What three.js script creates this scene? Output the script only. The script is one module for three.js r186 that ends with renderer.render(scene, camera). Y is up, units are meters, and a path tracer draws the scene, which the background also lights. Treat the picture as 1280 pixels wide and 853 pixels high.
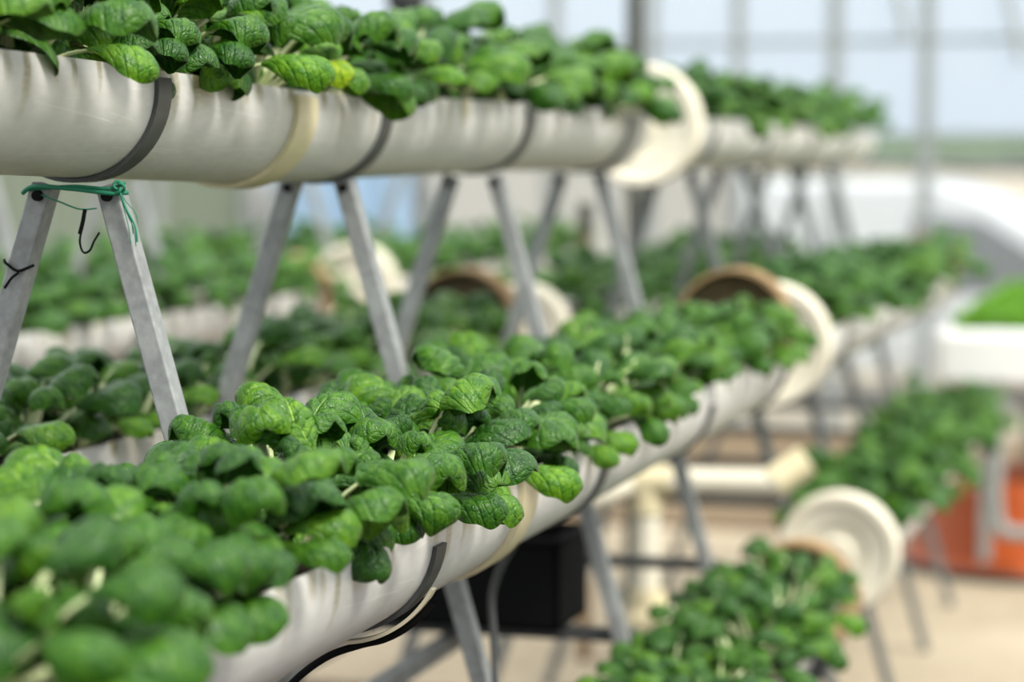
import * as THREE from 'three';
import { RoundedBoxGeometry } from 'three/addons/geometries/RoundedBoxGeometry.js';
import { mergeGeometries } from 'three/addons/utils/BufferGeometryUtils.js';

// ---------------------------------------------------------------- camera, sky, sun, exposure
const scene = new THREE.Scene();
const EYE = 1.5;                                   // camera height above the floor
const FOCAL = 3000;                                // pixels at 1280 x 853
const camera = new THREE.PerspectiveCamera(2 * Math.atan(426.5 / FOCAL) * 180 / Math.PI, 1280 / 853, 0.1, 900);
camera.rotation.order = 'YXZ';
camera.rotation.y = 15.897 * Math.PI / 180;
camera.rotation.x = -4.347 * Math.PI / 180;
camera.position.set(0, EYE, 0);
camera.focus = 2.62;
camera.userData.fStop = 2.35;
scene.add(camera);

const renderer = new THREE.WebGLRenderer({ antialias: true });
renderer.toneMapping = THREE.LinearToneMapping;
renderer.toneMappingExposure = 1.2;
renderer.shadowMap.enabled = true;

{ // thin bright overcast: pale blue low down, whiter towards the zenith
  const W = 256, H = 128, d = new Float32Array(W * H * 4);
  for (let j = 0; j < H; j++) {
    const up = Math.max(0, Math.sin(((j + 0.5) / H - 0.5) * Math.PI));
    const k = up;
    for (let i = 0; i < W; i++) {
      const o = (j * W + i) * 4;
      d[o] = 0.555 + 1.15 * k; d[o + 1] = 0.65 + 1.06 * k; d[o + 2] = 0.74 + 0.97 * k; d[o + 3] = 1;
    }
  }
  const t = new THREE.DataTexture(d, W, H, THREE.RGBAFormat, THREE.FloatType);
  t.mapping = THREE.EquirectangularReflectionMapping; t.magFilter = THREE.LinearFilter; t.needsUpdate = true;
  scene.background = t; scene.environment = t;
}
const sun = new THREE.DirectionalLight(new THREE.Color(1, 0.96, 0.88), 3.4);
sun.position.set(4.2, 8.2, -0.6); sun.target.position.set(-1.2, 1, -4);
sun.castShadow = true; sun.shadow.radius = 38; sun.shadow.mapSize.set(2048, 2048);
Object.assign(sun.shadow.camera, { left: -9, right: 9, top: 12, bottom: -12, near: 0.5, far: 40 });
scene.add(sun, sun.target);

// ---------------------------------------------------------------- helpers
let seedState = 12345;
function seed(n) { seedState = n >>> 0; }
function rnd() { seedState = (seedState + 0x6D2B79F5) >>> 0; let t = seedState; t = Math.imul(t ^ (t >>> 15), t | 1); t ^= t + Math.imul(t ^ (t >>> 7), t | 61); return ((t ^ (t >>> 14)) >>> 0) / 4294967296; }
const rr = (a, b) => a + (b - a) * rnd();
const rad = (d) => d * Math.PI / 180;
const lerp = (a, b, t) => a + (b - a) * t;
const clamp = (x, a = 0, b = 1) => Math.min(b, Math.max(a, x));
const smooth = (a, b, x) => { const t = clamp((x - a) / (b - a)); return t * t * (3 - 2 * t); };
function hash(ix, iy, s) { let h = Math.imul(ix | 0, 374761393) + Math.imul(iy | 0, 668265263) + Math.imul(s | 0, 1442695041); h = Math.imul(h ^ (h >>> 13), 1274126177); return ((h ^ (h >>> 16)) >>> 0) / 4294967296; }
function vnoise(x, y, px, py, s) { // value noise, tiling with periods px, py
  const ix = Math.floor(x), iy = Math.floor(y); let fx = x - ix, fy = y - iy; fx = fx * fx * (3 - 2 * fx); fy = fy * fy * (3 - 2 * fy);
  const m = (a, p) => ((a % p) + p) % p, a = m(ix, px), b = m(ix + 1, px), c = m(iy, py), e = m(iy + 1, py);
  return lerp(lerp(hash(a, c, s), hash(b, c, s), fx), lerp(hash(a, e, s), hash(b, e, s), fx), fy);
}
function fbm(u, v, f, s, oct = 4) { let r = 0, a = 0.5, n = 0; for (let o = 0; o < oct; o++) { r += a * vnoise(u * f, v * f, f, f, s + o); n += a; a *= 0.5; f *= 2; } return r / n; }
function texture(W, H, fn, srgb = true, rep) {
  const d = new Uint8Array(W * H * 4);
  for (let j = 0; j < H; j++) for (let i = 0; i < W; i++) {
    const c = fn((i + 0.5) / W, (j + 0.5) / H), o = (j * W + i) * 4;
    d[o] = clamp(c[0]) * 255; d[o + 1] = clamp(c[1]) * 255; d[o + 2] = clamp(c[2]) * 255; d[o + 3] = 255;
  }
  const t = new THREE.DataTexture(d, W, H); t.wrapS = t.wrapT = THREE.RepeatWrapping; t.magFilter = THREE.LinearFilter; t.minFilter = THREE.LinearMipmapLinearFilter; t.generateMipmaps = true;
  if (srgb) t.colorSpace = THREE.SRGBColorSpace;
  if (rep) t.repeat.set(rep[0], rep[1]);
  t.needsUpdate = true; return t;
}
const mix3 = (a, b, t) => [lerp(a[0], b[0], t), lerp(a[1], b[1], t), lerp(a[2], b[2], t)];
const taken = new Map();
function numbered(n) { const k = taken.get(n) ?? 0; taken.set(n, k + 1); return k ? `${n}_${String(k).padStart(3, '0')}` : n; }
function mesh(name, geo, mat, parent) {
  const m = new THREE.Mesh(geo, mat); m.name = parent ? name : numbered(name); m.castShadow = m.receiveShadow = true; (parent ?? scene).add(m); return m;
}
function tag(o, label, category, group, kind) { o.userData.label = label; if (category) o.userData.category = category; if (group) o.userData.group = group; if (kind) o.userData.kind = kind; return o; }
function thing(name, label, category, [x, y, z] = [0, 0, 0], turn = 0, group) {
  const o = new THREE.Group(); o.name = numbered(name); o.position.set(x, y, z); o.rotation.y = turn; scene.add(o); return tag(o, label, category, group);
}
function geoFrom(pos, uv, idx) {
  const g = new THREE.BufferGeometry(); g.setAttribute('position', new THREE.Float32BufferAttribute(pos, 3)); g.setAttribute('uv', new THREE.Float32BufferAttribute(uv, 2)); g.setIndex(idx); g.computeVertexNormals(); return g;
}
function bar(a, b, w, h, round = 0.003) { // a rectangular tube between two points, w across in x, h in z
  const A = new THREE.Vector3(...a), B = new THREE.Vector3(...b), L = A.distanceTo(B), g = new RoundedBoxGeometry(w, L, h, 2, Math.min(round, w / 2.1, h / 2.1));
  const P = g.attributes.position, U = g.attributes.uv; for (let i = 0; i < P.count; i++) U.setXY(i, (P.getX(i) + P.getZ(i)) * 5, P.getY(i) * 5 + A.x * 3.1);
  const q = new THREE.Quaternion().setFromUnitVectors(new THREE.Vector3(0, 1, 0), B.clone().sub(A).normalize());
  g.applyQuaternion(q); g.translate((A.x + B.x) / 2, (A.y + B.y) / 2, (A.z + B.z) / 2); return g;
}
function tube(pts, r, n = 24, k = 8) { return new THREE.TubeGeometry(new THREE.CatmullRomCurve3(pts.map((p) => new THREE.Vector3(...p))), n, r, k, false); }
function rbox(x0, x1, y0, y1, z0, z1, r = 0.01) { const g = new RoundedBoxGeometry(Math.abs(x1 - x0), Math.abs(y1 - y0), Math.abs(z1 - z0), 2, r); g.translate((x0 + x1) / 2, (y0 + y1) / 2, (z0 + z1) / 2); return g; }

// ---------------------------------------------------------------- materials
const M = {};
{
  seed(77);
  // white PVC: cream grain, scratches along the pipe, olive-brown streaks that start at either rim
  const streaks = [], scr = [];
  for (let k = 0; k < 40; k++) streaks.push([rnd(), rr(0.009, 0.024), rr(0.16, 0.52), rnd() < 0.5 ? 0 : 1, rr(0.35, 0.95), Math.floor(rr(0, 999))]);
  for (let k = 0; k < 34; k++) scr.push([rnd(), rnd(), rr(0.03, 0.2), rr(-0.5, 0.5), rr(0.3, 1)]);
  const pvc = texture(1024, 512, (u, v) => {
    let c = mix3([0.835, 0.83, 0.805], [0.90, 0.897, 0.88], fbm(u, v, 6, 5));
    const grain = fbm(u, v, 64, 9, 2); c = c.map((x) => x + (grain - 0.5) * 0.05);
    for (const [du, w, len, side, a, s] of streaks) {
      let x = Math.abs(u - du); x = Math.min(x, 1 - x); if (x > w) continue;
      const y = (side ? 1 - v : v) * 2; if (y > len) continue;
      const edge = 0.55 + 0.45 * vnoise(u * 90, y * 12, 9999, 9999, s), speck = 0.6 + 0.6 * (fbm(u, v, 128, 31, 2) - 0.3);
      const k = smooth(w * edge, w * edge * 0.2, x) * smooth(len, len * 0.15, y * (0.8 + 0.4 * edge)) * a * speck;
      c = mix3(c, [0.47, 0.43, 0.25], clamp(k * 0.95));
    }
    for (const [su, sv, len, sl, a] of scr) { let x = u - su; if (x < 0 || x > len) continue; const y = Math.abs(v - sv - x * sl * 0.6); if (y < 0.0022) c = mix3(c, [0.95, 0.94, 0.92], a * 0.7); }
    return c;
  });
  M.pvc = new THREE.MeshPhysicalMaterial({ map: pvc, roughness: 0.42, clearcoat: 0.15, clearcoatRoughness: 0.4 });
  const cap = texture(256, 256, (u, v) => mix3([0.89, 0.86, 0.76], [0.95, 0.93, 0.86], fbm(u, v, 5, 15)).map((x) => x + (fbm(u, v, 40, 3, 2) - 0.5) * 0.05));
  M.cap = new THREE.MeshPhysicalMaterial({ map: cap, roughness: 0.5 });
  M.coupling = new THREE.MeshPhysicalMaterial({ map: cap, color: new THREE.Color(0.93, 0.88, 0.70), roughness: 0.4 });
  const grime = texture(256, 256, (u, v) => mix3([0.42, 0.34, 0.24], [0.60, 0.52, 0.40], fbm(u, v, 6, 25)));
  M.grime = new THREE.MeshStandardMaterial({ map: grime, roughness: 0.9 });
  const galv = texture(512, 512, (u, v) => { const a = fbm(u, v, 24, 41, 3), b = fbm(u, v, 5, 44, 3), s = hash(Math.floor(u * 512), Math.floor(v * 512), 5); const g = 0.50 + (a - 0.5) * 0.10 + (b - 0.5) * 0.10 - (s > 0.985 ? 0.10 : 0); return [g, g * 1.012, g * 1.005]; });
  M.dirtyCap = new THREE.MeshStandardMaterial({ map: grime, color: new THREE.Color(1.5, 1.4, 1.2), roughness: 0.8 });
  M.galv = new THREE.MeshStandardMaterial({ map: galv, color: new THREE.Color(1.45, 1.46, 1.44), roughness: 0.55, metalness: 0.15 });
  M.darkGalv = new THREE.MeshStandardMaterial({ map: galv, color: new THREE.Color(0.40, 0.41, 0.41), roughness: 0.5, metalness: 0.1 });
  M.post = new THREE.MeshStandardMaterial({ map: galv, color: new THREE.Color(1.5, 1.58, 1.56), roughness: 0.6, metalness: 0.2 });
  M.darkPost = new THREE.MeshStandardMaterial({ map: galv, color: new THREE.Color(0.33, 0.33, 0.26), roughness: 0.7, metalness: 0.1 });
  M.black = new THREE.MeshPhysicalMaterial({ specularIntensity: 0.35, color: new THREE.Color(0.004, 0.004, 0.004), roughness: 0.8 });
  M.rubber = new THREE.MeshStandardMaterial({ color: new THREE.Color(0.035, 0.037, 0.037), roughness: 0.6 });
  M.creamStrip = new THREE.MeshStandardMaterial({ color: new THREE.Color(0.66, 0.60, 0.44), roughness: 0.6 });
  M.twine = new THREE.MeshStandardMaterial({ color: new THREE.Color(0.02, 0.24, 0.13), roughness: 0.6 });
  const soil = texture(256, 256, (u, v) => mix3([0.10, 0.075, 0.05], [0.34, 0.26, 0.17], Math.pow(fbm(u, v, 24, 61, 3), 1.6)), true);
  M.soil = new THREE.MeshStandardMaterial({ map: soil, roughness: 1 });
  const conc = texture(1024, 1024, (u, v) => { const a = fbm(u, v, 8, 71, 5), b = fbm(u, v, 120, 75, 2); return mix3([0.62, 0.565, 0.475], [0.755, 0.705, 0.61], a).map((x) => x + (b - 0.5) * 0.08); });
  M.concrete = new THREE.MeshStandardMaterial({ map: conc, roughness: 0.92 });
  M.addedGroundSheet = new THREE.MeshStandardMaterial({ map: soil, color: new THREE.Color(1.25, 1.05, 0.72), roughness: 0.95 });  // dark, warm tint for the added sheet, to keep bounce light low and warm
  M.brownGround = new THREE.MeshStandardMaterial({ map: grime, color: new THREE.Color(0.72, 0.72, 0.72), roughness: 0.95 });
  M.dullGalv = new THREE.MeshStandardMaterial({ map: galv, color: new THREE.Color(0.72, 0.76, 0.74), roughness: 0.6, metalness: 0.1 });
  M.film = new THREE.MeshPhysicalMaterial({ color: new THREE.Color(0.93, 0.96, 0.98), transmission: 0.92, thickness: 0, roughness: 0.38, ior: 1.2, side: THREE.DoubleSide });
  M.skirt = new THREE.MeshStandardMaterial({ color: new THREE.Color(0.50, 0.50, 0.465), roughness: 0.6 });
  M.net = new THREE.MeshStandardMaterial({ color: new THREE.Color(0.20, 0.24, 0.18), roughness: 0.9 });
  M.blue = new THREE.MeshStandardMaterial({ color: new THREE.Color(0.30, 0.45, 0.62), roughness: 0.6 });
  M.white = new THREE.MeshPhysicalMaterial({ color: new THREE.Color(0.74, 0.76, 0.77), roughness: 0.3, clearcoat: 0.4 });
  M.foam = new THREE.MeshStandardMaterial({ color: new THREE.Color(0.85, 0.86, 0.85), roughness: 0.8 });
  M.glass = new THREE.MeshPhysicalMaterial({ color: new THREE.Color(0.06, 0.075, 0.08), roughness: 0.08 });
  M.orange = new THREE.MeshStandardMaterial({ color: new THREE.Color(0.44, 0.078, 0.008), roughness: 0.45 });
  M.orangeCrumb = new THREE.MeshStandardMaterial({ color: new THREE.Color(0.75, 0.30, 0.14), roughness: 0.9 });
  M.wood = new THREE.MeshStandardMaterial({ map: grime, color: new THREE.Color(1.0, 0.86, 0.72), roughness: 0.9 });
  M.hedge = new THREE.MeshStandardMaterial({ color: new THREE.Color(0.075, 0.14, 0.055), roughness: 0.95 });
  M.seedling = new THREE.MeshPhysicalMaterial({ color: new THREE.Color(0.16, 0.40, 0.01), roughness: 0.6, transmission: 0.3, side: THREE.DoubleSide });

  // leaf: pale midrib and fine side veins printed in, puckers between them in the bump
  const veinPhase = (t, s) => 5 * (s - 0.32 * Math.abs(t));
  const leafRib = texture(256, 256, (u, v) => {
    const t = u * 2 - 1, w = 0.06 * Math.pow(1 - v, 1.4) + 0.008, ph = veinPhase(t, v), f = Math.abs(ph - Math.round(ph));
    let k = smooth(w, w * 0.4, Math.abs(t)) * smooth(1.0, 0.45, v);
        const base = fbm(u, v, 7, 81, 4), fine = fbm(u, v, 14, 88, 3);
    let c = mix3([0.155, 0.335, 0.07], [0.375, 0.555, 0.12], base);
    c = mix3(c, [0.15, 0.34, 0.095], 0.6 * smooth(0.5, 0.75, fine));
    c = mix3(c, [0.10, 0.25, 0.06], 0.55 * smooth(0.035, 0.012, f) * smooth(0.98, 0.8, Math.abs(t)));
    return mix3(c, [0.58, 0.72, 0.40], k * 0.8);
  });
  const cells = (u, v, n, sd) => { let a = 9, b = 9; const x = u * n, y = v * n, ix = Math.floor(x), iy = Math.floor(y); for (let j = -1; j < 2; j++) for (let i = -1; i < 2; i++) { const cx = ix + i, cy = iy + j, d = Math.hypot(x - cx - hash(cx, cy, sd), y - cy - hash(cx, cy, sd + 7)); if (d < a) { b = a; a = d; } else if (d < b) b = d; } return b - a; };
  const leafBump = texture(512, 512, (u, v) => {
    const t = u * 2 - 1, ph = veinPhase(t, v), f = Math.abs(ph - Math.round(ph));
    let h = 0.25 + 0.34 * smooth(0.0, 0.16, f) + 0.24 * smooth(0, 0.4, cells(u, v, 9, 5)) + 0.10 * smooth(0, 0.4, cells(u, v, 22, 11)) + 0.12 * (fbm(u, v, 18, 95, 3) - 0.5);
    h -= 0.3 * smooth(0.07, 0.0, Math.abs(t));
    return [h, h, h];
  }, false);
  const leafMat = (c) => new THREE.MeshPhysicalMaterial({ map: leafRib, color: new THREE.Color(...c), bumpMap: leafBump, bumpScale: 0.0024, roughness: 0.34, specularIntensity: 0.6, transmission: 0.12, thickness: 0, side: THREE.DoubleSide });
  M.leaf = [leafMat([0.58, 0.70, 0.64]), leafMat([0.92, 0.94, 0.9]), leafMat([0.42, 0.57, 0.58]), leafMat([1.40, 1.22, 0.9]), leafMat([0.76, 0.84, 0.74])];
  M.leafPale = leafMat([1.75, 1.5, 1.0]);
  M.leafYellow = leafMat([5.2, 2.7, 1.0]);
  const stalkTex = texture(128, 128, (u, v) => mix3([0.74, 0.80, 0.56], [0.88, 0.90, 0.74], fbm(u, v, 4, 101, 3)).map((x, i) => x - 0.07 * Math.pow(Math.abs(Math.sin(u * 30)), 6)));
  M.stalk = new THREE.MeshPhysicalMaterial({ map: stalkTex, roughness: 0.45 });
}
const veinPhase = (t, s) => 5 * (s - 0.32 * Math.abs(t));

// ---------------------------------------------------------------- floor, end wall, outside
const cw = (x, y, z) => [x, EYE + y, z];           // from camera-relative metres to the world
{
  const g = new THREE.BoxGeometry(500, 0.2, 420); g.translate(-60, -0.1, -200);
  const uv = g.attributes.uv; for (let i = 0; i < uv.count; i++) uv.setXY(i, uv.getX(i) * 125, uv.getY(i) * 105);
  tag(mesh('floor', g, M.concrete), 'pale tan concrete floor running under the racks', null, null, 'structure');
}
{  // added ground sheet, out of view, that darkens the pipe undersides
  const g = new THREE.BoxGeometry(14, 0.012, 13.5); g.translate(-2, 0.006, 0.4);
  tag(mesh('floor', g, M.addedGroundSheet), 'added dark ground sheet, out of view, cutting bounce light under the racks', null, null, 'structure');
}
{  // darker brown strip of floor in front of the end wall
  const g = new THREE.BoxGeometry(14, 0.016, 3.4); g.translate(-2, 0.008, -11.2);
  tag(mesh('floor', g, M.brownGround), 'strip of darker brown ground before the end wall', null, null, 'structure');
}
const WZ = -13;
{
  const w = new THREE.Group(); w.name = 'wall_back'; scene.add(w); tag(w, 'greenhouse end wall of clear film on grey posts and rails', null, null, 'structure');
  const posts = [-8.2, -7.0, -5.85, -5.3, -4.2, -3.45, -2.9, -2.42, -1.89, -1.40, 0.6, 1.8];
  for (const x of posts) mesh('post', bar([x, 0, WZ], [x, 4.2, WZ], x === -1.89 || x === -1.40 ? 0.075 : 0.06, 0.06), M.post, w);
  for (const y of [1.62, 2.13, 2.62, 3.4]) mesh('rail', bar([-8.2, y, WZ + 0.02], [1.8, y, WZ + 0.02], 0.032, 0.032), M.post, w);
  for (let i = 0; i + 1 < posts.length; i++) {
    const a = posts[i] + 0.03, b = posts[i + 1] - 0.03;
    for (const [y0, y1] of [[1.645, 2.105], [2.155, 2.595], [2.645, 3.375]]) { const g = new THREE.PlaneGeometry(b - a, y1 - y0); g.translate((a + b) / 2, (y0 + y1) / 2, WZ + 0.06); mesh('film_panel', g, M.film, w); }
    if (posts[i + 1] > -2.3) { const g = new THREE.PlaneGeometry(b - a, 1.55); g.translate((a + b) / 2, 0.81, WZ + 0.06); mesh('film_panel', g, M.film, w); }
    if (posts[i + 1] < -2.3) { // white corrugated skirt below the film
      const n = 40, pos = [], uv = [], idx = [];
      for (let k = 0; k <= n; k++) { const x = lerp(a, b, k / n), z = WZ + 0.008 * Math.sin(k * 1.6); for (const y of [0.02, 1.59]) { pos.push(x, y, z); uv.push(x, y); } }
      for (let k = 0; k < n; k++) idx.push(2 * k, 2 * k + 2, 2 * k + 1, 2 * k + 1, 2 * k + 2, 2 * k + 3);
      const m = (posts[i + 1] < -5 ? M.net : M.skirt).clone(); m.side = THREE.DoubleSide; mesh('skirt_panel', geoFrom(pos, uv, idx), m, w);
    }
  }
  // slanted roof braces seen against the sky
  mesh('brace', bar([-1.72, 3.2, WZ + 0.1], [-1.50, 2.15, WZ + 0.1], 0.04, 0.04), M.post, w);
  mesh('brace', bar([-1.15, 3.2, WZ + 0.1], [-0.9, 2.0, WZ + 0.1], 0.04, 0.04), M.post, w);
}
{ // inner posts
  const p = thing('greenhouse_post', 'dark greenhouse post standing behind the end of the upper trough', 'post', [-1.845, 0, -8]);
  mesh('shaft', bar([0, 0, 0], [0, 4, 0], 0.05, 0.05), M.darkPost, p); mesh('base_plate', rbox(-0.07, 0.07, 0, 0.012, -0.07, 0.07, 0.004), M.darkPost, p);
  const q = thing('wooden_post', 'pale wooden stake behind the open legs of the front rack', 'post', [-1.74, 0, -6.9]);
  mesh('shaft', bar([0, 0, 0], [0, 1.36, 0], 0.034, 0.034, 0.004), M.wood, q); mesh('cap', rbox(-0.02, 0.02, 1.27, 1.37, -0.02, 0.02, 0.006), M.darkPost, q);
}
{ // blue sheet on the end wall
  const n = 20, pos = [], uv = [], idx = [];
  for (let j = 0; j <= 6; j++) for (let k = 0; k <= n; k++) { const x = lerp(-5.1, -4.25, k / n); pos.push(x, lerp(0.0, 1.62, j / 6), WZ + 0.16 + 0.012 * Math.sin(k * 1.1 + j * 0.4)); uv.push(k / n, j / 6); }
  for (let j = 0; j < 6; j++) for (let k = 0; k < n; k++) { const a = j * (n + 1) + k; idx.push(a, a + 1, a + n + 1, a + 1, a + n + 2, a + n + 1); }
  const m = M.blue.clone(); m.side = THREE.DoubleSide;
  tag(mesh('blue_tarpaulin', geoFrom(pos, uv, idx), m), 'light blue sheet hanging on the greenhouse end wall', 'tarpaulin');
}
{ // hedge far outside
  seed(5); const parts = [];
  for (let k = 0; k < 60; k++) { const g = new THREE.IcosahedronGeometry(1, 2), p = g.attributes.position; for (let i = 0; i < p.count; i++) { const s = 1 + 0.25 * (hash(Math.round(p.getX(i) * 50), Math.round(p.getY(i) * 50 + p.getZ(i) * 90), k) - 0.5); p.setXYZ(i, p.getX(i) * s, p.getY(i) * s, p.getZ(i) * s); }
    g.scale(rr(4, 7), rr(1.5, 2.1), 3); g.translate(-150 + k * 3.5, 1.9, -230 + rr(-3, 3)); g.computeVertexNormals(); parts.push(g); }
  tag(mesh('hedge', mergeGeometries(parts), M.hedge), 'dark green hedge far outside beyond the end wall', 'hedge', null, 'stuff');
}
{ // white van outside the end wall: nose to +x
  const v = thing('white_van', 'white van parked outside the greenhouse end wall', 'van', [0.42, 0, -14.2]);
  const k = 14.2 / 13, sh = new THREE.Shape(), P = (x, y) => [x * k, EYE + y * k];
  const roof = EYE - 0.17 * k, sill = 0.28;
  sh.moveTo(-5.6, sill); sh.lineTo(-5.6, roof - 0.12); sh.quadraticCurveTo(-5.58, roof, -5.4, roof); sh.lineTo(-2.05, roof); sh.quadraticCurveTo(-1.75, roof, -1.5, roof - 0.16);
  sh.lineTo(-0.78, roof - 0.62); sh.lineTo(-0.05, roof - 0.74); sh.quadraticCurveTo(0.08, roof - 0.8, 0.08, roof - 0.95); sh.lineTo(0.08, sill); sh.lineTo(-5.6, sill);
  const body = new THREE.ExtrudeGeometry(sh, { depth: 1.5, bevelEnabled: true, bevelSize: 0.05, bevelThickness: 0.06, bevelSegments: 3 }); body.translate(0, 0, -1.6);
  mesh('body', body, M.white, v);
  const win = new THREE.Shape(); win.moveTo(-2.05, roof - 0.58); win.lineTo(-2.02, roof - 0.14); win.lineTo(-1.62, roof - 0.18); win.lineTo(-0.95, roof - 0.6); win.lineTo(-2.05, roof - 0.6);
  const wg = new THREE.ExtrudeGeometry(win, { depth: 0.03, bevelEnabled: false }); wg.translate(0, 0, -0.055); mesh('side_window', wg, M.glass, v);
  const door = new THREE.Shape(); door.moveTo(-2.12, 0.35); door.lineTo(-2.12, roof - 0.62); door.lineTo(-0.98, roof - 0.64); door.lineTo(-0.98, 0.35); door.lineTo(-2.12, 0.35);
  const dg = new THREE.ExtrudeGeometry(door, { depth: 0.012, bevelEnabled: true, bevelSize: 0.01, bevelThickness: 0.006, bevelSegments: 2 }); dg.translate(0, 0, -0.04); mesh('door', dg, M.white, v);
  mesh('door_handle', rbox(-2.0, -1.85, roof - 0.72, roof - 0.69, -0.03, 0.0, 0.01), M.rubber, v);
  for (const x of [-4.75, -0.75]) { const t = new THREE.TorusGeometry(0.24, 0.085, 12, 28); t.translate(x, 0.325, -0.06); const w = mesh('wheel', t, M.rubber, v); const h = new THREE.CylinderGeometry(0.18, 0.18, 0.06, 20); h.rotateX(Math.PI / 2); h.translate(x, 0.325, -0.06); mesh('hub', h, M.galv, w); }
}

// ---------------------------------------------------------------- troughs
const RIM = 0.19;                                   // the pipe is cut this far above its middle (radians)
function troughGeo(R, thick, z0, z1, dy = () => 0, a0 = -RIM, a1 = Math.PI + RIM, n = 40, nz = 14) {
  const pos = [], uv = [], idx = [], prof = [];
  for (let k = 0; k <= n; k++) { const a = lerp(a0, a1, k / n); prof.push([Math.cos(a) * R, -Math.sin(a) * R, k / n]); }
  for (let k = n; k >= 0; k--) { const a = lerp(a0, a1, k / n); prof.push([Math.cos(a) * (R - thick), -Math.sin(a) * (R - thick), k / n]); }
  prof.push([...prof[0]]);
  const m = prof.length;
  for (let j = 0; j <= nz; j++) { const z = lerp(z0, z1, j / nz), o = dy(z); for (const [x, y, v] of prof) { pos.push(x, y + o, z); uv.push(-z / 1.05, v); } }
  for (let j = 0; j < nz; j++) for (let k = 0; k + 1 < m; k++) { const a = j * m + k; idx.push(a, a + 1, a + m, a + 1, a + m + 1, a + m); }
  for (const j of [0, nz]) for (let k = 0; k < n; k++) { const a = j * m + k, b = j * m + (2 * n + 1 - k); if (j) idx.push(a, a + 1, b, a + 1, b - 1, b); else idx.push(a, b, a + 1, a + 1, b, b - 1); }
  const g = geoFrom(pos, uv, idx); return g.toNonIndexed ? creased(g) : g;
}
function creased(g) { // hard edges at the rims: split and average only near-parallel faces
  const t = g.toNonIndexed(); t.computeVertexNormals(); const p = t.attributes.position, n = t.attributes.normal, map = new Map();
  for (let i = 0; i < p.count; i++) { const k = `${p.getX(i).toFixed(5)},${p.getY(i).toFixed(5)},${p.getZ(i).toFixed(5)}`; (map.get(k) ?? map.set(k, []).get(k)).push(i); }
  const out = new Float32Array(p.count * 3);
  for (const l of map.values()) for (const i of l) { let x = 0, y = 0, z = 0; for (const j of l) if (n.getX(i) * n.getX(j) + n.getY(i) * n.getY(j) + n.getZ(i) * n.getZ(j) > 0.75) { x += n.getX(j); y += n.getY(j); z += n.getZ(j); } const q = Math.hypot(x, y, z) || 1; out[i * 3] = x / q; out[i * 3 + 1] = y / q; out[i * 3 + 2] = z / q; }
  t.setAttribute('normal', new THREE.Float32BufferAttribute(out, 3)); return t;
}
function soilGeo(R, z0, z1, level, dy) {
  const pos = [], uv = [], idx = [], nx = 8, nz = Math.round(Math.abs(z1 - z0) / 0.02), h = Math.sqrt(R * R - level * level);
  for (let j = 0; j <= nz; j++) for (let k = 0; k <= nx; k++) { const x = lerp(-h, h, k / nx), z = lerp(z0, z1, j / nz); pos.push(x, level + dy(z) + (hash(k, j, 3) - 0.5) * 0.008, z); uv.push(x * 4, z * 4); }
  for (let j = 0; j < nz; j++) for (let k = 0; k < nx; k++) { const a = j * (nx + 1) + k; idx.push(a, a + nx + 1, a + 1, a + 1, a + nx + 1, a + nx + 2); }
  const g = geoFrom(pos, uv, idx); return g;
}
function ringGeo(pts, z) { const g = new THREE.LatheGeometry(pts.map(([r, y]) => new THREE.Vector2(r, y)), 48); g.rotateX(Math.PI / 2); g.translate(0, 0, z); return creased(g); } // profile y runs along +z (towards the camera side)
// the round cap that closes the near end: stepped face with a raised lip
const nearCap = (R, z) => ringGeo([[0.0001, 0.012], [R * 0.2, 0.012], [R * 0.24, 0.004], [R * 0.52, 0.004], [R * 0.56, 0.014], [R * 0.80, 0.014], [R * 0.84, 0.026], [R * 0.97, 0.026], [R, 0.02], [R, -0.035], [R * 0.8, -0.04], [0.0001, -0.04]], z);
function trough({ name = 'planting_trough', label, X, Y, R, z0, z1, coupling = [], near, far, dy = () => 0, level = 0.0, lift = 0, clean = false, sleeve = 0 }) {
  const t = thing(name, label, 'trough', cw(X, Y, 0));
  const cuts = [z0, ...coupling, z1];
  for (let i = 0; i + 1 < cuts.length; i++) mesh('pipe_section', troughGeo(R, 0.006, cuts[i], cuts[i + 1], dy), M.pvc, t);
  for (const c of coupling) mesh('coupling', troughGeo(R + 0.007, 0.0065, c + 0.035, c - 0.035, dy, -RIM * 0.6, Math.PI + RIM * 0.6, 40, 1), M.coupling, t);
  mesh('growing_medium', soilGeo(R - 0.006, z0 - 0.01, z1 + 0.01, level, dy), M.soil, t);
  if (near) mesh('end_cap', nearCap(near, z0 + 0.03), M.cap, t);
  if (far) { // cup-shaped cap at the far end, open towards the trough
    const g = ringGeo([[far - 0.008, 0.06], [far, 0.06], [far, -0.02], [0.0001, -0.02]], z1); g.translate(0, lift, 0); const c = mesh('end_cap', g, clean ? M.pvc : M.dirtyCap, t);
    const d = new THREE.CylinderGeometry(far - 0.008, far - 0.008, 0.006, 48); d.rotateX(Math.PI / 2); d.translate(0, lift, z1 - 0.006); mesh('inner_face', d, M.grime, c);
    const e = new THREE.CylinderGeometry(far - 0.0082, far - 0.0082, 0.055, 48, 1, true); e.rotateX(Math.PI / 2); e.translate(0, lift, z1 + 0.028); const em = M.grime.clone(); em.side = THREE.DoubleSide; mesh('inner_wall', e, em, c);
  }
  if (sleeve) { mesh('sleeve', troughGeo(R + 0.02, 0.018, sleeve, z1, dy, -RIM * 0.7, Math.PI + RIM * 0.7, 40, 2), M.dirtyCap, t); mesh('band', troughGeo(R + 0.028, 0.028, sleeve + 0.05, sleeve, dy, -RIM * 0.6, Math.PI + RIM * 0.6, 40, 1), M.rubber, t); }
  return t;
}
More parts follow.
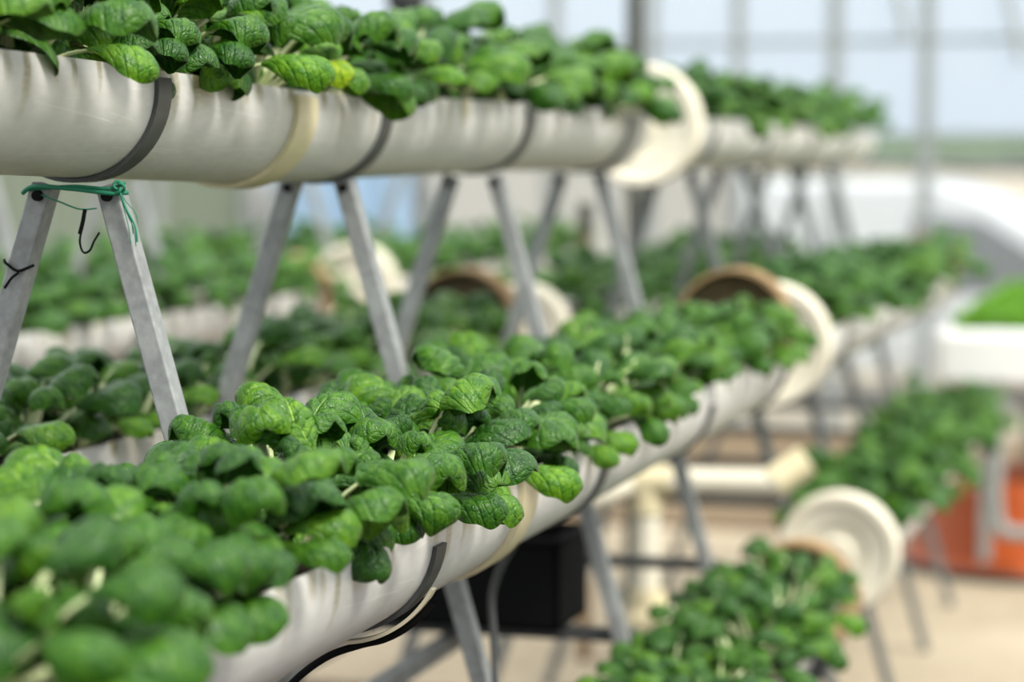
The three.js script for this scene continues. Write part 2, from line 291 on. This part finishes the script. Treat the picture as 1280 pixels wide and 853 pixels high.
const sagTop = (z) => { const k = [[-1.5, 0.02], [-2.3, 0.008], [-3.0, -0.009], [-4.2, 0.003], [-5.2, 0]]; for (let i = 0; i < 4; i++) if (z >= k[i + 1][0]) return lerp(k[i][1], k[i + 1][1], (z - k[i][0]) / (k[i + 1][0] - k[i][0])); return 0; };
const CX = -1.224, CX2 = -2.77;
const T = {
  top: { X: CX, Y: 0.077, R: 0.102, z0: -1.5, z1: -4.95, dy: sagTop, coupling: [-2.95], far: 0.108, clean: true },
  mid: { X: -0.907, Y: -0.411, R: 0.1106, z0: -1.45, z1: -4.88, coupling: [-2.86], far: 0.118, lift: 0.07 },
  low: { X: -0.77, Y: -0.897, R: 0.108, z0: -2.9, z1: -4.90, far: 0.112, sleeve: -4.42 },
  leftMid: { X: -1.54, Y: -0.411, R: 0.104, z0: -2.2, z1: -5.05, far: 0.122, lift: 0.05 },
  leftLow: { X: -1.68, Y: -0.897, R: 0.104, z0: -3.2, z1: -5.0 },
  topB: { X: CX, Y: 0.077, R: 0.102, z0: -5.40, z1: -8.75, near: 0.141 },
  midB: { X: -0.907, Y: -0.411, R: 0.1106, z0: -5.30, z1: -8.35, near: 0.138, far: 0.13, lift: 0.02 },
  lowB: { X: -0.77, Y: -0.897, R: 0.108, z0: -5.46, z1: -8.36, near: 0.138, far: 0.125 },
  leftMidB: { X: -1.54, Y: -0.411, R: 0.104, z0: -5.52, z1: -8.9, near: 0.118 },
  backMid: { X: CX2 + 0.317, Y: -0.385, R: 0.104, z0: -3.6, z1: -6.35, far: 0.12 },
  backMidB: { X: CX2 + 0.317, Y: -0.385, R: 0.104, z0: -6.9, z1: -9.5, near: 0.13 },
  backLeft: { X: CX2 - 0.317, Y: -0.385, R: 0.104, z0: -4.2, z1: -9.0 },
};
const TL = {
  top: 'long white half pipe trough along the top of the front rack',
  mid: 'white half pipe trough on the middle tier of the front rack, cream coupling and straps',
  low: 'white lowest trough of the front rack with a brown sleeve at its end',
  leftMid: 'white half pipe trough on the rear side of the front rack, seen between the legs',
  leftLow: 'low white half pipe trough on the rear side of the front rack near the floor',
  topB: 'white top trough of the next rack, closed by a round cream cap',
  midB: 'white middle trough of the next rack, closed by a round cream cap',
  lowB: 'white lowest trough of the next rack, closed by a round cream cap',
  leftMidB: 'white rear trough of the next rack with round cap behind crossing legs',
  backMid: 'white trough of the back rack in front of the blue sheet',
  backMidB: 'white trough of the back rack beyond the gap, with a cream cap',
  backLeft: 'far white trough on the hidden side of the back rack',
};
for (const k in T) trough({ label: TL[k], ...T[k] });

// ---------------------------------------------------------------- A-frames
const SLR = 0.285, SLL = 0.33;
function aFrame(z, cx, label, group, { tiers = [['mid', 1]], metal = M.galv } = {}) {
  const f = thing('steel_trestle', label, 'trestle', [cx, 0, z], 0, group);
  const yt = EYE - 0.030, legW = 0.027;
  mesh('leg', bar([0.038, yt, 0], [0.038 + SLR * yt, 0, 0], legW, legW), metal, f);
  mesh('leg', bar([-0.042, yt, 0], [-0.042 - SLL * yt, 0, 0], legW, legW), metal, f);
  const yb = EYE - 0.855; // low crossbar
  mesh('crossbar', bar([-0.042 - SLL * (yt - yb), yb + 0.016, -0.02], [0.038 + SLR * (yt - yb) + 0.02, yb + 0.016, -0.02], 0.024, 0.024), M.darkGalv, f);
  for (const [x, dx] of [[0.041, 0], [-0.045, 0]]) { const b = new THREE.CylinderGeometry(0.006, 0.0065, 0.007, 12); b.rotateX(Math.PI / 2); b.translate(x + dx, yt - 0.012, legW / 2 + 0.003); mesh('bolt', b, M.black, f); }
  const strap = (X, Y, R, a0, a1) => { const g = troughGeo(R + 0.0055, 0.005, 0.018, -0.018, undefined, a0, a1, 32, 1); g.translate(X - cx, EYE + Y, 0); return g; };
  for (const [k, side] of tiers) {
    const t = T[k]; if (z > t.z0 || z < t.z1) continue; const sag = (t.dy ?? (() => 0))(z);
    mesh('cradle_strap', strap(t.X, t.Y + sag, t.R, k === 'top' ? -0.10 : 0.12, Math.PI - 0.1), M.darkGalv, f);
    if (k !== 'top') { // short arm from the leg to the cradle
      const y = EYE + t.Y - 0.035, lx = side > 0 ? 0.038 + SLR * (yt - y) : -0.042 - SLL * (yt - y), px = t.X - cx - side * (t.R + 0.002);
      mesh('bracket', bar([lx, y, 0], [px, y, 0], 0.02, 0.02), M.darkGalv, f);
    }
  }
  return f;
}
const FZ = [-1.725, -2.50, -3.28, -4.056, -4.823];
const FL = ['steel trestle at the hidden start of the front rack', 'grey steel trestle with green twine tied round its top', 'grey steel trestle, next after the one with green twine', 'grey steel trestle, second after the one with green twine', 'grey steel trestle just before the end of the front rack'];
FZ.forEach((z, i) => aFrame(z, CX, FL[i], 'trestles of the front rack', { tiers: [['top', 1], ['mid', 1], ['low', 1], ['leftMid', -1], ['leftLow', -1]] }));
[-5.75, -6.52, -7.30, -8.07].forEach((z) => aFrame(z, CX, 'steel trestle of the next rack beyond the round cream caps', 'trestles of the next rack', { metal: M.dullGalv, tiers: [['topB', 1], ['midB', 1], ['lowB', 1], ['leftMidB', -1]] }));
[-4.3, -5.1, -5.9, -7.2, -8.4].forEach((z) => aFrame(z, CX2, 'blurred steel trestle of the back rack', 'trestles of the back rack', { tiers: [['backMid', 1], ['backMidB', 1], ['backLeft', -1]] }));
tag(mesh('steel_rail', bar([CX - 0.05, EYE - 0.866, -4.09], [CX - 0.05, EYE - 0.866, -1.7], 0.03, 0.03), M.galv), 'long grey steel bar tying the trestle crossbars together', 'bar');

// ---------------------------------------------------------------- small things on the front rack
{
  const z = -2.5 + 0.016, y = EYE - 0.035;
  const w = thing('green_twine', 'green twine stretched between the trestle legs with frayed end', 'twine', [CX, 0, z]);
  mesh('strand', tube([[-0.066, y - 0.004, -0.005], [-0.05, y + 0.003, 0.004], [0, y + 0.001, 0.004], [0.05, y - 0.004, 0.004], [0.066, y - 0.003, -0.004]], 0.0026, 30, 8), M.twine, w);
  mesh('strand', tube([[-0.062, y - 0.001, 0], [0, y + 0.004, 0.003], [0.052, y + 0.002, 0.003], [0.062, y + 0.008, -0.004]], 0.0018, 24, 8), M.twine, w);
  mesh('knot', (() => { const g = new THREE.TorusKnotGeometry(0.0045, 0.0019, 48, 6, 2, 3); g.translate(0.058, y + 0.003, 0.004); return g; })(), M.twine, w);
  seed(31);
  for (let k = 0; k < 5; k++) { const e = rr(0.035, 0.07), d = rr(-0.004, 0.006); mesh('frayed_end', tube([[0.058, y, 0.004], [0.066 + d * 0.3, y - e * 0.35, 0.006], [0.074 + d, y - e * 0.7, 0.006], [0.076 + d, y - e, 0.005]], k === 0 ? 0.0013 : 0.0006, 14, 5), M.twine, w); }
  mesh('loose_strand', tube([[-0.038, y - 0.006, 0.004], [-0.015, y - 0.014, 0.004], [0.01, y - 0.022, 0.004], [0.03, y - 0.021, 0.004]], 0.001, 18, 6), M.twine, w);
  const l = thing('black_wire_loop', 'black wire loop dangling from green twine between the legs', 'wire', [CX, 0, z]);
  mesh('hook', tube([[0.016, y - 0.022, 0.004], [0.0135, y - 0.036, 0.005], [0.0095, y - 0.05, 0.005]], 0.0025, 12, 8), M.black, l);
  mesh('loop', tube([[0.0115, y - 0.046, 0.005], [0.0095, y - 0.06, 0.005], [0.014, y - 0.071, 0.005], [0.021, y - 0.069, 0.005], [0.027, y - 0.058, 0.005], [0.0325, y - 0.048, 0.002]], 0.0013, 30, 8), M.black, l);
  const yt = EYE - 0.128, lx = -0.042 - SLL * (EYE - 0.03 - yt);
  const tie = thing('black_wire_tie', 'black wire twisted round the trestle leg', 'wire', [CX + lx, 0, -2.5]);
  mesh('wrap', tube([[-0.018, yt + 0.012, 0.008], [-0.012, yt + 0.009, 0.016], [0.003, yt + 0.0, 0.017], [0.014, yt + 0.003, 0.016], [0.018, yt + 0.006, 0.006]], 0.0017, 24, 6), M.black, tie);
  mesh('tail', tube([[0.005, yt - 0.002, 0.018], [-0.003, yt - 0.008, 0.019], [-0.013, yt - 0.02, 0.018]], 0.0016, 12, 6), M.black, tie);
  // cream strip and black cable under the first middle strap
  const g = troughGeo(0.1106 + 0.0165, 0.004, 0.014, 0.0, undefined, 0.50, 1.75, 32, 1); g.translate(-0.907, EYE - 0.411, -2.492);
  tag(mesh('cream_strip', g, M.creamStrip), 'cream plastic strip clipped under the middle trough strap', 'strip');
  tag(mesh('black_cable', tube([...[0.62, 0.8, 1.0, 1.2, 1.4].map((a) => [-0.907 + 0.131 * Math.cos(a), EYE - 0.411 - 0.131 * Math.sin(a), -2.492]), [-0.925, EYE - 0.556, -2.48], [-0.97, EYE - 0.60, -2.46], [-1.0, EYE - 0.70, -2.44]], 0.0042, 60, 8), M.black), 'black cable drooping below the middle trough', 'cable');
  tag(mesh('grey_hose', tube([[-0.90, EYE - 0.52, -3.22], [-0.935, EYE - 0.57, -3.24], [-0.955, EYE - 0.62, -3.25], [-0.953, EYE - 0.68, -3.25], [-0.945, EYE - 0.80, -3.24]], 0.006, 40, 8), M.darkGalv), 'thin grey hose hanging beside the trestle leg', 'hose');
}
{ // black tub on the crossbars
  const t = thing('black_crate', 'black plastic crate resting on the low crossbars', 'crate', [CX - 0.03, EYE - 0.825, -4.10]);
  const w = 0.20, h = 0.165, d = 0.10;
  mesh('wall', rbox(-w, w, 0, h, d - 0.012, d, 0.004), M.black, t); mesh('wall', rbox(-w, w, 0, h, -d, -d + 0.012, 0.004), M.black, t);
  mesh('wall', rbox(-w, -w + 0.012, 0, h, -d, d, 0.004), M.black, t); mesh('wall', rbox(w - 0.012, w, 0, h, -d, d, 0.004), M.black, t);
  mesh('base', rbox(-w, w, 0, 0.012, -d, d, 0.004), M.black, t);
  mesh('rim', mergeGeometries([rbox(-w - 0.012, w + 0.012, h - 0.012, h, d, d + 0.012, 0.004), rbox(w, w + 0.012, h - 0.012, h, -d, d, 0.004)]), M.black, t);
}
{ // white drain plumbing behind the front rack
  const p = thing('drain_pipe', 'white plastic drain pipe with tee joint behind the trestle legs', 'pipe', [-1.19, 0, -5.3]);
  const y = EYE - 0.735;
  const cyl = (a, b, r) => tube([a, [(a[0] + b[0]) / 2, (a[1] + b[1]) / 2, (a[2] + b[2]) / 2], b], r, 6, 20);
  mesh('riser', cyl([0, 0.12, 0], [0, y, 0], 0.031), M.cap, p);
  mesh('branch', cyl([0.04, y + 0.005, 0], [0.31, y + 0.01, 0], 0.031), M.cap, p);
  mesh('branch', cyl([-0.03, y, 0], [-0.12, y - 0.03, 0.1], 0.03), M.cap, p);
  mesh('tee_joint', mergeGeometries([cyl([-0.05, y, 0], [0.06, y + 0.004, 0], 0.037), cyl([0, y - 0.07, 0], [0, y + 0.01, 0], 0.037)]), M.coupling, p);
  mesh('elbow', cyl([0.29, y + 0.01, 0], [0.36, y + 0.06, -0.03], 0.036), M.coupling, p);
  mesh('floor_run', cyl([0.0, 0.45, 0], [0.26, 0.47, 0], 0.04), M.cap, p);
  mesh('floor_elbow', mergeGeometries([cyl([0, 0.37, 0], [0, 0.52, 0], 0.041), cyl([-0.02, 0.45, 0], [0.06, 0.455, 0], 0.046)]), M.coupling, p);
}
// ---------------------------------------------------------------- seedling bench, tub
{
  const X0 = -0.875, X1 = 0.9, y1 = EYE - 0.60, z0 = -8.5, z1 = -11.2;
  const b = thing('seedling_bench', 'white foam grow bed on a bench, carpeted with bright green seedlings', 'bench', [0, 0, 0]);
  mesh('bed', rbox(X0, X1, y1 - 0.20, y1, z1, z0, 0.035), M.foam, b);
  mesh('frame', mergeGeometries([bar([X0 + 0.06, y1 - 0.215, z0 - 0.05], [X1, y1 - 0.215, z0 - 0.05], 0.04, 0.04), bar([X0 + 0.08, y1 - 0.215, z0 - 0.05], [X0 + 0.08, y1 - 0.215, z1], 0.04, 0.04)]), M.galv, b);
  for (const [x, z] of [[-0.70, -8.62], [0.8, -8.62], [-0.70, -11], [0.8, -11]]) mesh('leg', bar([x, 0, z], [x, y1 - 0.2, z], 0.045, 0.045), M.galv, b);
  tag(mesh('grey_downpipe', tube([[-0.655, y1 - 0.2, -8.5], [-0.655, 0.5, -8.5], [-0.655, 0.28, -8.5], [-0.63, 0.2, -8.5], [-0.5, 0.19, -8.5]], 0.026, 60, 14), M.post), 'grey downpipe with a bend hanging below the seedling bench', 'pipe');
  seed(9); // a carpet of seedlings nobody could count
  const blade = (() => { const g = new THREE.PlaneGeometry(0.012, 0.05, 1, 3); g.translate(0, 0.025, 0); const p = g.attributes.position; for (let i = 0; i < p.count; i++) { const y = p.getY(i) / 0.05; p.setX(i, p.getX(i) * (0.5 + 0.9 * y) * (y > 0.9 ? 0.5 : 1)); p.setZ(i, 0.012 * y * y); } g.computeVertexNormals(); return g; })();
  const N = 24000, im = new THREE.InstancedMesh(blade, M.seedling, N), d = new THREE.Object3D(); im.name = 'seedling_carpet';
  for (let i = 0; i < N; i++) { d.position.set(rr(X0 + 0.07, X0 + 1.0), y1 - 0.012, lerp(z0 - 0.05, z1 + 0.05, Math.pow(rnd(), 1.2))); d.rotation.set(rr(-0.3, 0.3), rr(0, 6.28), rr(-0.3, 0.3)); d.scale.setScalar(rr(0.8, 1.35)); d.updateMatrix(); im.setMatrixAt(i, d.matrix); }
  im.castShadow = im.receiveShadow = true; scene.add(im); tag(im, 'bright green seedlings growing densely in the white bed', 'seedlings', null, 'stuff');
  const o = thing('orange_tub', 'orange plastic tub upturned on the floor under the seedling bench', 'tub', [-0.58, 0, -9.0]);
  const pr = [[0.46, 0.02], [0.455, 0.05], [0.40, 0.07], [0.36, 0.28], [0.34, 0.33], [0.30, 0.345], [0.0001, 0.345]].map(([r, y]) => new THREE.Vector2(r, y));
  mesh('body', new THREE.LatheGeometry(pr, 40), M.orange, o); mesh('lip', (() => { const g = new THREE.TorusGeometry(0.455, 0.018, 8, 48); g.rotateX(Math.PI / 2); g.translate(0, 0.02, 0); return g; })(), M.rubber, o);
}
{ // dark fitting hung above the upper trough
  const s = thing('hanging_fitting', 'dark rounded fitting hanging above the upper trough leaves', 'fitting', [-2.13, EYE + 0.45, -6.4]);
  const g = new THREE.SphereGeometry(0.062, 20, 14); g.scale(0.9, 1.1, 0.9); mesh('housing', g, M.rubber, s); mesh('cord', bar([0, 0.04, 0], [0, 1.6, 0], 0.012, 0.012), M.rubber, s);
}

// ---------------------------------------------------------------- leafy greens
// one leaf: a stalk that leaves the heart at some slope and a spoon-shaped puckered blade that bends over
function leafGeos({ stalk, elev, blade, half, bend, roll, twist, wave, s0, pucker, fold = 0 }, ns, nt) {
  const path = []; let x = 0, y = 0, e = rad(elev + 12);
  const push = (px, py, pe, s) => path.push([px, py, pe, s]);
  const np = 8; for (let i = 0; i <= np; i++) { push(x, y, e, 0); if (i < np) { e = rad(lerp(elev + 12, elev - 4, (i + 1) / np)); x += Math.cos(e) * stalk / np; y += Math.sin(e) * stalk / np; } }
  const bx = [], e0 = e, N = ns, at_ = (i) => 1 - Math.pow(1 - i / N, 1.55);   // rows crowd towards the tip
  for (let i = 0; i <= N; i++) { bx.push([x, y, e]); if (i === N) break; const m = at_(i + 1), d = m - at_(i); e = e0 - rad(bend) * (0.82 * Math.pow(m, 1.1) + 0.1 * Math.pow(m, 6)); x += Math.cos(e) * blade * d; y += Math.sin(e) * blade * d; }
  const pos = [], uv = [], idx = [];
  for (let i = 0; i <= N; i++) {
    const s = at_(i), [px, py, pe] = bx[i], nx = -Math.sin(pe), ny = Math.cos(pe);
    const w = half * Math.max(0.02, s < 0.56 ? lerp(0.16, 1, Math.pow(Math.sin(Math.PI / 2 * s / 0.56), 1.15)) : Math.pow(1 - Math.pow((s - 0.56) / 0.44, 2.4), 0.5));
    const tw = twist * (s - 0.2);
    for (let j = 0; j <= nt; j++) {
      const t = j / nt * 2 - 1, at = Math.abs(t), b = roll * lerp(0.75, 1.1, s), q = b * t * (0.72 + 0.28 * t * t);
      let lat = w * Math.sin(q) / (b * 0.72), h = -w * (1 - Math.cos(q)) / (b * 0.72);
      h -= half * (1 - Math.cos(b)) / (b * 0.72) * 0.5 * Math.pow(clamp((s - 0.55) / 0.45), 2.6);
      h -= fold * w * (1 - at) * (1 - s);
      const ph = veinPhase(t, s), f = Math.abs(Math.sin(Math.PI * ph));
      h += pucker * 0.8 * (Math.pow(f, 0.5) * (0.7 + 0.3 * Math.cos(at * 9 + ph * 2.1 + s0)) - 0.45) * (1 - Math.pow(at, 6)) * smooth(0, 0.15, s) * smooth(1.0, 0.62, s) * smooth(0.02, 0.25, at + 0.05);
      h -= pucker * 1.1 * Math.exp(-Math.pow(t / 0.1, 2)) * (1 - s * 0.6);
      h += w * wave * Math.sin(s * 6.3 + t * 2.6 + s0) * (0.35 + 0.65 * at) + w * wave * 0.6 * Math.sin(s * 13 - t * 4.1 + s0 * 2) * at;
      const L = lat * Math.cos(tw) - h * Math.sin(tw), H = lat * Math.sin(tw) + h * Math.cos(tw);
      pos.push(px + nx * H, py + ny * H, L); uv.push(j / nt, s);
    }
  }
  for (let i = 0; i < N; i++) for (let j = 0; j < nt; j++) { const a = i * (nt + 1) + j; idx.push(a, a + 1, a + nt + 1, a + 1, a + nt + 2, a + nt + 1); }
  const bladeGeo = geoFrom(pos, uv, idx);
  // stalk, flattened, running on under the blade as its rib
  const sp = [], su = [], si = [], K = 8; const run = [...path.map((p) => [p[0], p[1], p[2]]), ...[1, 2, 3].map((q) => bx[q])];
  run.forEach(([px, py, pe], i) => { const q = i / (run.length - 1), wd = lerp(0.0085, 0.0016, Math.pow(q, 0.9)) * (blade / 0.08), th = lerp(0.0042, 0.0012, q), sink = i > np ? -0.006 : i === np ? -0.003 : i === np - 1 ? -0.001 : 0; const nx = -Math.sin(pe), ny = Math.cos(pe);
    for (let k = 0; k <= K; k++) { const a = k / K * Math.PI * 2, L = Math.cos(a) * wd, H = Math.sin(a) * th - (Math.sin(a) > 0 ? 0.4 : 0) * th * (1 - Math.abs(Math.cos(a))) + sink; sp.push(px + nx * H, py + ny * H, L); su.push(k / K, q); } });
  for (let i = 0; i + 1 < run.length; i++) for (let k = 0; k < K; k++) { const a = i * (K + 1) + k; si.push(a, a + K + 1, a + 1, a + 1, a + K + 1, a + K + 2); }
  return [bladeGeo, geoFrom(sp, su, si)];
}
seed(2024);
const leafSpecs = [];
for (let k = 0; k < 7; k++) leafSpecs.push({ ring: 0, stalk: rr(0.074, 0.096), elev: rr(24, 46), blade: rr(0.090, 0.116), half: rr(0.032, 0.040), bend: rr(50, 95), roll: rr(1.3, 2.1), twist: rr(-0.45, 0.45), wave: rr(0.04, 0.09), s0: rr(0, 6), pucker: rr(0.003, 0.0046), fold: 0.05 });
for (let k = 0; k < 7; k++) leafSpecs.push({ ring: 1, stalk: rr(0.088, 0.118), elev: rr(50, 68), blade: rr(0.080, 0.098), half: rr(0.034, 0.043), bend: rr(70, 118), roll: rr(1.3, 2.2), twist: rr(-0.5, 0.5), wave: rr(0.05, 0.11), s0: rr(0, 6), pucker: rr(0.0038, 0.0056), fold: 0.08 });
for (let k = 0; k < 5; k++) leafSpecs.push({ ring: 2, stalk: rr(0.088, 0.112), elev: rr(68, 82), blade: rr(0.055, 0.072), half: rr(0.022, 0.029), bend: rr(70, 115), roll: rr(1.4, 2.2), twist: rr(-0.4, 0.4), wave: rr(0.06, 0.12), s0: rr(0, 6), pucker: rr(0.0034, 0.005), fold: 0.1 });
const FINE = leafSpecs.map((s) => leafGeos(s, 34, 18)), PLAIN = leafSpecs.map((s) => leafGeos(s, 11, 8));
const ringOf = (r) => leafSpecs.map((s, i) => [s, i]).filter(([s]) => s.ring === r).map(([, i]) => i);
const RINGS = [ringOf(0), ringOf(1), ringOf(2)];
function makePlant(geos, counts, stalks) {
  const p = new THREE.Group(); let az = rr(0, 6.28);
  counts.forEach((n, r) => {
    for (let k = 0; k < n; k++) {
      az += 2.39996 + rr(-0.25, 0.25); const list = RINGS[r], i = list[Math.floor(rnd() * list.length)], [bg, sg] = geos[i];
      const q = rnd(), mat = r === 0 && q < 0.10 ? M.leafPale : M.leaf[Math.floor(rnd() * M.leaf.length)];
      const m = new THREE.Mesh(bg, mat); m.name = 'leaf'; m.castShadow = m.receiveShadow = true;
      m.rotation.order = 'YXZ'; m.rotation.set(rr(-0.22, 0.22), az, rr(-0.16, 0.16)); m.scale.setScalar(rr(0.76, 1.14)); m.position.set(Math.cos(az) * 0.006, 0, -Math.sin(az) * 0.006);
      if (stalks) { const st = new THREE.Mesh(sg, M.stalk); st.name = 'stalk'; st.castShadow = st.receiveShadow = true; m.add(st); }
      p.add(m);
    }
  });
  return p;
}
seed(99);
const fineKinds = [], plainKinds = [], farKinds = [];
for (let k = 0; k < 6; k++) fineKinds.push(makePlant(FINE, [8, 8, 5], true));
for (let k = 0; k < 5; k++) plainKinds.push(makePlant(PLAIN, [7, 7, 4], true));
for (let k = 0; k < 5; k++) farKinds.push(makePlant(PLAIN, [6, 5, 2], false));
const PL = {
  top: ['leafy green plant in the top trough of the front rack', 'plants in the top trough of the front rack'],
  mid: ['leafy green plant in the middle trough of the front rack', 'plants in the middle trough of the front rack'],
  low: ['leafy green plant in the lowest trough of the front rack', 'plants in the lowest trough of the front rack'],
  leftMid: ['leafy green plant in the rear trough, shaded behind the trestle legs', 'plants in the rear trough of the front rack'],
  topB: ['leafy green plant in the top trough beyond the round cream cap', 'plants in the top trough of the next rack'],
  midB: ['leafy green plant in the middle trough beyond the round cream cap', 'plants in the middle trough of the next rack'],
  lowB: ['leafy green plant in the lowest trough beyond the round cream cap', 'plants in the lowest trough of the next rack'],
  leftMidB: ['leafy green plant in the rear trough of the next rack', 'plants in the rear trough of the next rack'],
  backMid: ['pale green plant in the back rack below the blue sheet', 'plants in the back rack'],
  backMidB: ['leafy green plant in the back rack beyond its gap', 'plants at the end of the back rack'],
  backLeft: ['leafy green plant on the hidden side of the back rack', 'plants on the hidden side of the back rack'],
};
const FRONT = { top: 'top trough', mid: 'middle trough', leftMid: 'shaded rear trough', low: 'lowest trough' };
function plantLabel(k, z) { // the plants of the front rack are told apart by the trestle they grow beside
  if (!FRONT[k]) return [PL[k][0], 'plant', PL[k][1]];
  const near = z > -2.12 ? 'at the hidden start of the rack' : z > -2.89 ? 'beside the trestle tied with green twine' : z > -3.67 ? 'beside the next trestle after the green twine' : z > -4.44 ? 'beside the second trestle after the green twine' : 'beside the last trestle before the round caps';
  return [`leafy green plant in the ${FRONT[k]} ${near}`, 'plant', `plants in the ${FRONT[k]} ${near}`];
}
const SEEDS = { top: 13, mid: 4 };
function plantTrough(k, zs, ze, step, detail, size = 1, sx = 0.04) {
  const t = T[k]; let i = 0; sx = 0.046; seed(SEEDS[k] ?? 4242 + k.length * 77 + k.charCodeAt(0));
  for (let z = zs; z > ze; z -= step, i++) {
    const kinds = detail(z), src = kinds[Math.floor(rnd() * kinds.length)], p = src.clone();
    p.name = numbered('leafy_plant'); scene.add(p); tag(p, ...plantLabel(k, z));
    const side = i % 2 ? 1 : -1;
    p.position.set(t.X + side * sx + rr(-0.01, 0.01), EYE + t.Y + (t.dy ?? (() => 0))(z) + rr(-0.006, 0.01), z + rr(-0.012, 0.012));
    p.rotation.set(rr(-0.1, 0.1), rr(0, 6.28), side > 0 ? -rr(0.06, 0.26) : rr(0.04, 0.22)); p.scale.setScalar(size * rr(0.88, 1.12));
  }
}
seed(4242);
plantTrough('mid', -1.5, -4.80, 0.074, (z) => z > -3.3 ? fineKinds : plainKinds, 0.94);
plantTrough('top', -2.0, -4.88, 0.080, (z) => z > -3.3 ? fineKinds : plainKinds, 1.06, 0.035);
plantTrough('leftMid', -2.6, -4.95, 0.09, () => plainKinds, 0.86);
plantTrough('low', -3.3, -4.74, 0.088, () => plainKinds, 0.82);
plantTrough('topB', -5.6, -8.7, 0.12, () => farKinds, 1.0);
plantTrough('midB', -5.55, -8.3, 0.11, () => farKinds, 1.05);
plantTrough('lowB', -5.7, -8.3, 0.1, () => farKinds, 1.05);
plantTrough('leftMidB', -5.75, -8.8, 0.13, () => farKinds, 1.05);
plantTrough('backMid', -4.2, -6.3, 0.1, () => farKinds, 0.88);
plantTrough('backMidB', -7.0, -9.4, 0.15, () => farKinds, 1.0);
plantTrough('backLeft', -5.2, -8.9, 0.15, () => farKinds, 1.05);

{ // one yellowed leaf hangs over the rim of the top trough near the coupling
  scene.updateMatrixWorld(true); const want = new THREE.Vector3(CX + 0.125, EYE + 0.105, -2.88), v = new THREE.Vector3(); let best = [9, null], second = [9, null];
  for (const p of scene.children) if (p.name.startsWith('leafy_plant') && Math.abs(p.position.z + 2.9) < 0.3 && p.position.y > EYE) for (const l of p.children) { l.geometry.computeBoundingSphere(); const d = v.copy(l.geometry.boundingSphere.center).applyMatrix4(l.matrixWorld).distanceTo(want); if (d < best[0]) { second = best; best = [d, l]; } else if (d < second[0]) second = [d, l]; }
  best[1].material = M.leafYellow; best[1].userData.label = 'yellowed leaf'; if (second[1]) second[1].material = M.leafPale;
  const g = new THREE.IcosahedronGeometry(0.006, 1); g.scale(1, 0.8, 1); g.translate(CX + 0.098, EYE + 0.109, -2.56);
  tag(mesh('orange_crumb', g, M.orangeCrumb), 'tiny orange crumb of clay on the rim of the top trough', 'crumb');
}
scene.traverse((o) => { if (o.isMesh) { o.castShadow = true; o.receiveShadow = true; } });
renderer.render(scene, camera);
